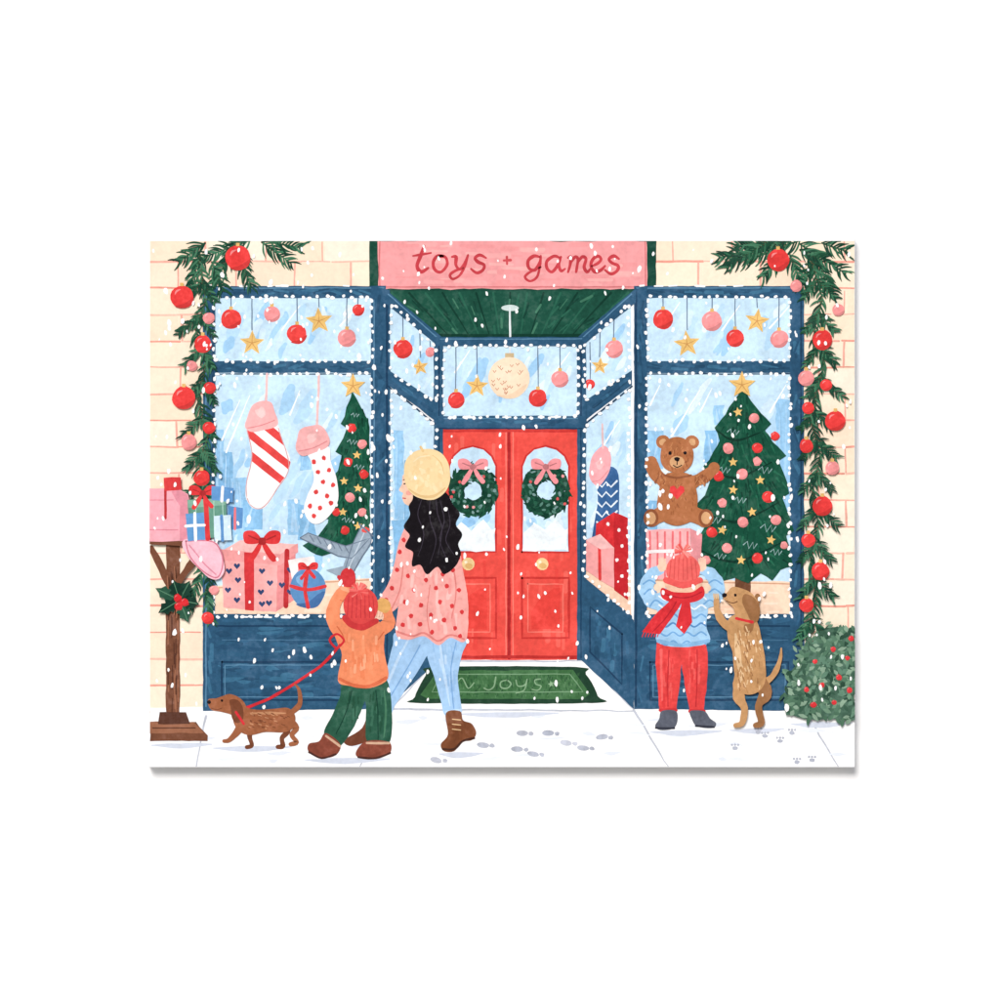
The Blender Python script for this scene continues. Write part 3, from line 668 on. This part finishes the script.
P([(230,700),(238,700),(243,708),(243,719),(237,723),(232,718),(231,708)],DBD,True,.2); E(222,700.5,1.3,1.3,BLK); E(209,702,2.2,1.9,BLK); S([(211,708),(217,709.5),(222,708)],.9,DBD)
S([(236,712),(244,724)],2.6,(210,48,56)); S([(250,713),(270,713),(286,713)],[1,3,1],DBL); 
for k in range(50): 
    x=R(246,288);y=R(712,728); S([(x,y),(x+R(2,4),y+1)],.9,random.choice([DBD,DBL,(142,84,56)]),wob=0)

group('child.001')
RP=(228,72,70)
P([(657,638),(682,640),(706,638),(708,660),(706,690),(704,712),(690,713),(686,690),(682,664),(679,690),(676,712),(660,712),(658,690),(656,664)],RP,False,.6,.16)
for k in range(30):
    x,y=random.choice([(R(660,674),R(648,698)),(R(688,702),R(648,698))]); S([(x,y),(x+R(-1,1),y+R(5,11))],R(1,2.8),random.choice([(237,92,88),(218,62,62)]),var=.1)
S([(669,650),(668,680),(668,706)],1.2,(194,50,54));S([(697,650),(697,680),(696,706)],1.2,(194,50,54)); S([(661,650),(662,700)],[3,2],(238,102,98)); S([(660,710),(676,710)],3.4,(204,54,58)); S([(690,711),(704,711)],3.4,(204,54,58))
P([(662,711),(676,711),(677,722),(672,729),(660,730),(655,726),(659,719)],(96,100,112),True,.2,.2);P([(690,711),(704,711),(710,718),(716,723),(713,728),(698,727),(692,720)],(96,100,112),True,.2,.2)
S([(656,728),(674,728)],2,(56,58,68));S([(696,726),(714,727)],2,(56,58,68))
BL=(164,204,234);BLD=(116,166,212)
P([(662,590),(682,584),(702,590),(708,606),(706,625),(709,642),(683,647),(657,642),(660,620),(656,606)],BL,True,.3)
S([(664,602),(652,600),(646,588),(652,574),(660,570)],[18,15,14,12,9],BL); S([(700,602),(714,598),(718,586),(710,574),(702,570)],[18,15,14,12,9],BL)
for k in range(6):
    y=596+k*9; S([(659,y),(666,y+4),(673,y),(680,y+4),(687,y),(694,y+4),(701,y),(706,y+3)],1.7,random.choice([BLD,(236,244,250),(88,138,190)]),wob=.2)
for p in ([(644,594),(650,589),(656,592)],[(643,584),(649,580),(655,583)],[(650,606),(655,600),(662,604)],[(722,594),(715,589),(709,592)],[(722,584),(715,580),(709,583)],[(716,604),(710,600),(704,604)]): S(p,1.6,BLD)
S([(658,641),(683,645),(708,641)],4,(136,182,220))
for sx,x in ((1,662),(-1,702)):
    E(x,567,4.6,4.4,SKIN)
    for k in range(4): S([(x-2.6+k*1.9,565),(x-3+k*2.0,559-(1.2 if k in(1,2) else 0))],[2,1.5],SKIN,wob=0)
    S([(x+sx*2,568),(x+sx*6,564)],[2.2,1.6],SKIN,wob=0)
P([(668,576),(698,576),(700,590),(683,596),(667,590)],(238,192,162),True,.2); S([(672,582),(680,586),(694,584)],4,(106,66,48))
SC=(218,52,58)
P([(662,588),(674,592),(692,592),(702,586),(704,596),(694,602),(676,603),(662,598)],SC,True,.2)
P([(672,598),(682,602),(672,618),(660,634),(642,632),(654,616)],SC,False,.5,.18); S([(676,602),(664,620),(652,632)],1.2,(180,38,48)); S([(664,594),(684,598),(702,592)],1.1,(180,38,48))
for k in range(6): S([(644+k*3,632),(642+k*3,637)],1,SC,wob=0)
P([(682,600),(690,602),(692,622),(684,634),(676,626)],SC,False,.3)
E(683,570,17,16,(239,106,100)); 
for k in range(7): S([(671+k*4,560-3*math.sin(k/6*3.14)),(669+k*4.7,580)],1,(220,84,82))
S([(666,580),(683,585),(700,580)],6,(232,92,88))
for k in range(28):
    a=R(0,6.28); S([(683,551),(683+8*math.cos(a),551+7.5*math.sin(a))],1.8,random.choice([(242,122,114),(233,92,88),(247,150,142)]),wob=0)

group('dog')
TN=(196,148,100);TND=(154,108,70);TNL=(224,188,144)
S([(760,684),(772,676),(779,662),(781,648)],[7,6,4.4,1.6],TN)
S([(755,676),(765,692),(758,706),(761,722),(755,725)],[18,13,7.5,6.5,5],TND)
P([(731,616),(746,612),(757,622),(762,642),(765,664),(764,684),(752,694),(738,690),(734,672),(732,652),(727,636),(727,624)],TN,True,.3,.18)
S([(745,676),(738,694),(744,708),(742,722),(735,725)],[19,13,7.5,6.5,5],TN)
S([(748,628),(754,612),(757,596)],[9,6.5,5],TND); S([(734,630),(723,622),(717,610),(716,600)],[11,8,6.5,5.4],TN)
for dx in (-2,0,2): S([(716+dx,598),(715.5+dx,594)],1.6,TNL,wob=0)
P([(727,592),(732,587),(741,588),(752,594),(758,604),(757,616),(748,624),(737,620),(733,608),(727,602),(723,597)],TN,True,.2,.18)
P([(744,594),(753,597),(759,607),(758,620),(752,622),(746,612),(742,602)],TND,True,.2); E(724,595,2.6,2.2,BLK); E(735,595,1.4,1.5,BLK); S([(726,601),(732,603),(737,601)],1,(110,72,48)); S([(736,618),(752,622)],2.8,(212,54,58))
S([(735,634),(738,656),(741,680)],[2,6,2],TNL)
for k in range(90):
    x=R(735,760);y=R(626,688); S([(x,y),(x+R(-1,2),y+R(3,6))],R(.8,1.4),random.choice([TND,TNL,(178,130,84)]),wob=0)

# ============================================================= snow
group('falling_snow')
for k in range(520):
    x=R(152,853); y=R(243,712); a=R(-.35,.35); s=R(.5,1.1)
    if 438<x<582 and y>430 and R(0,1)<.3: continue
    if k%10==0: s*=1.35
    E(x,y,1.6*s,R(2.0,3.2)*s,WHITE,a,var=.01,n=8)

# ------------------------------------------------------------- build meshes
parents={}
for name in order:
    g=groups[name]
    if not g['f']: continue
    par=None; nm=name
    if '/' in name:
        pn,nm=name.split('/')
        if pn not in parents:
            e=bpy.data.objects.new(pn,None); bpy.context.collection.objects.link(e); parents[pn]=e
        par=parents[pn]
    me=bpy.data.meshes.new(nm); me.from_pydata(g['v'],[],g['f'])
    for m in g['mats']: me.materials.append(m)
    me.polygons.foreach_set('material_index',g['m']); me.update()
    ob=bpy.data.objects.new(nm,me); bpy.context.collection.objects.link(ob)
    if par: ob.parent=par

# ------------------------------------------------------------- print body, wall, ground
def box(name,x0,x1,y0,y1,z0,z1,m,bev=0):
    v=[(x,y,z) for x in (x0,x1) for y in (y0,y1) for z in (z0,z1)]
    f=[(0,1,3,2),(4,6,7,5),(0,4,5,1),(2,3,7,6),(0,2,6,4),(1,5,7,3)]
    me=bpy.data.meshes.new(name); me.from_pydata(v,[],f); me.materials.append(m)
    ob=bpy.data.objects.new(name,me); bpy.context.collection.objects.link(ob)
    if bev:
        b=ob.modifiers.new('bevel','BEVEL'); b.width=bev; b.segments=3
    return ob
x0,z1=WX(146.5,235); x1,z0=WX(855,767.5)
wp=mat((248,248,248),.01,'canvas')
box('canvas_print',x0,x1,FRONT,-0.004,z0,z1,wp,0.0006)
wm=mat((255,255,255),.001,'plaster')
box('white_wall',-4,4,0,0.2,0,4.2,wm)
gm=mat((190,188,184),.1,'concrete')
me=bpy.data.meshes.new('ground'); me.from_pydata([(-200,-200,0),(200,-200,0),(200,200,0),(-200,200,0)],[],[(0,1,2,3)]); me.materials.append(gm)
bpy.context.collection.objects.link(bpy.data.objects.new('ground',me))

# ------------------------------------------------------------- light
d=Vector((0.26,1.0,-0.58)).normalized()     # light travel direction
sun=bpy.data.lights.new('sun','SUN'); sun.energy=3.08; sun.angle=math.radians(24); sun.color=(1,0.965,0.94)
so=bpy.data.objects.new('sun',sun); bpy.context.collection.objects.link(so); so.rotation_euler=d.to_track_quat('-Z','Y').to_euler()
so.location=(-2,-6,5)
s=-d; el=math.asin(s.z); az=math.atan2(s.x,s.y)
w=bpy.data.worlds.new('World'); bpy.context.scene.world=w; w.use_nodes=True
nt=w.node_tree; sk=nt.nodes.new('ShaderNodeTexSky'); sk.sky_type='NISHITA'; sk.sun_disc=False; sk.sun_elevation=el; sk.sun_rotation=az
nt.links.new(sk.outputs[0],nt.nodes['Background'].inputs[0]); nt.nodes['Background'].inputs[1].default_value=0.05
sc=bpy.context.scene; sc.view_settings.view_transform='Standard'; sc.view_settings.look='None'; sc.view_settings.exposure=0
cam=bpy.data.cameras.new('camera'); co=bpy.data.objects.new('camera',cam); bpy.context.collection.objects.link(co)
co.location=(0,FRONT-3.0,HZ); co.rotation_euler=(math.radians(90),0,0); cam.sensor_width=36; cam.lens=108; cam.clip_end=1000; cam.clip_start=0.05
sc.camera=co
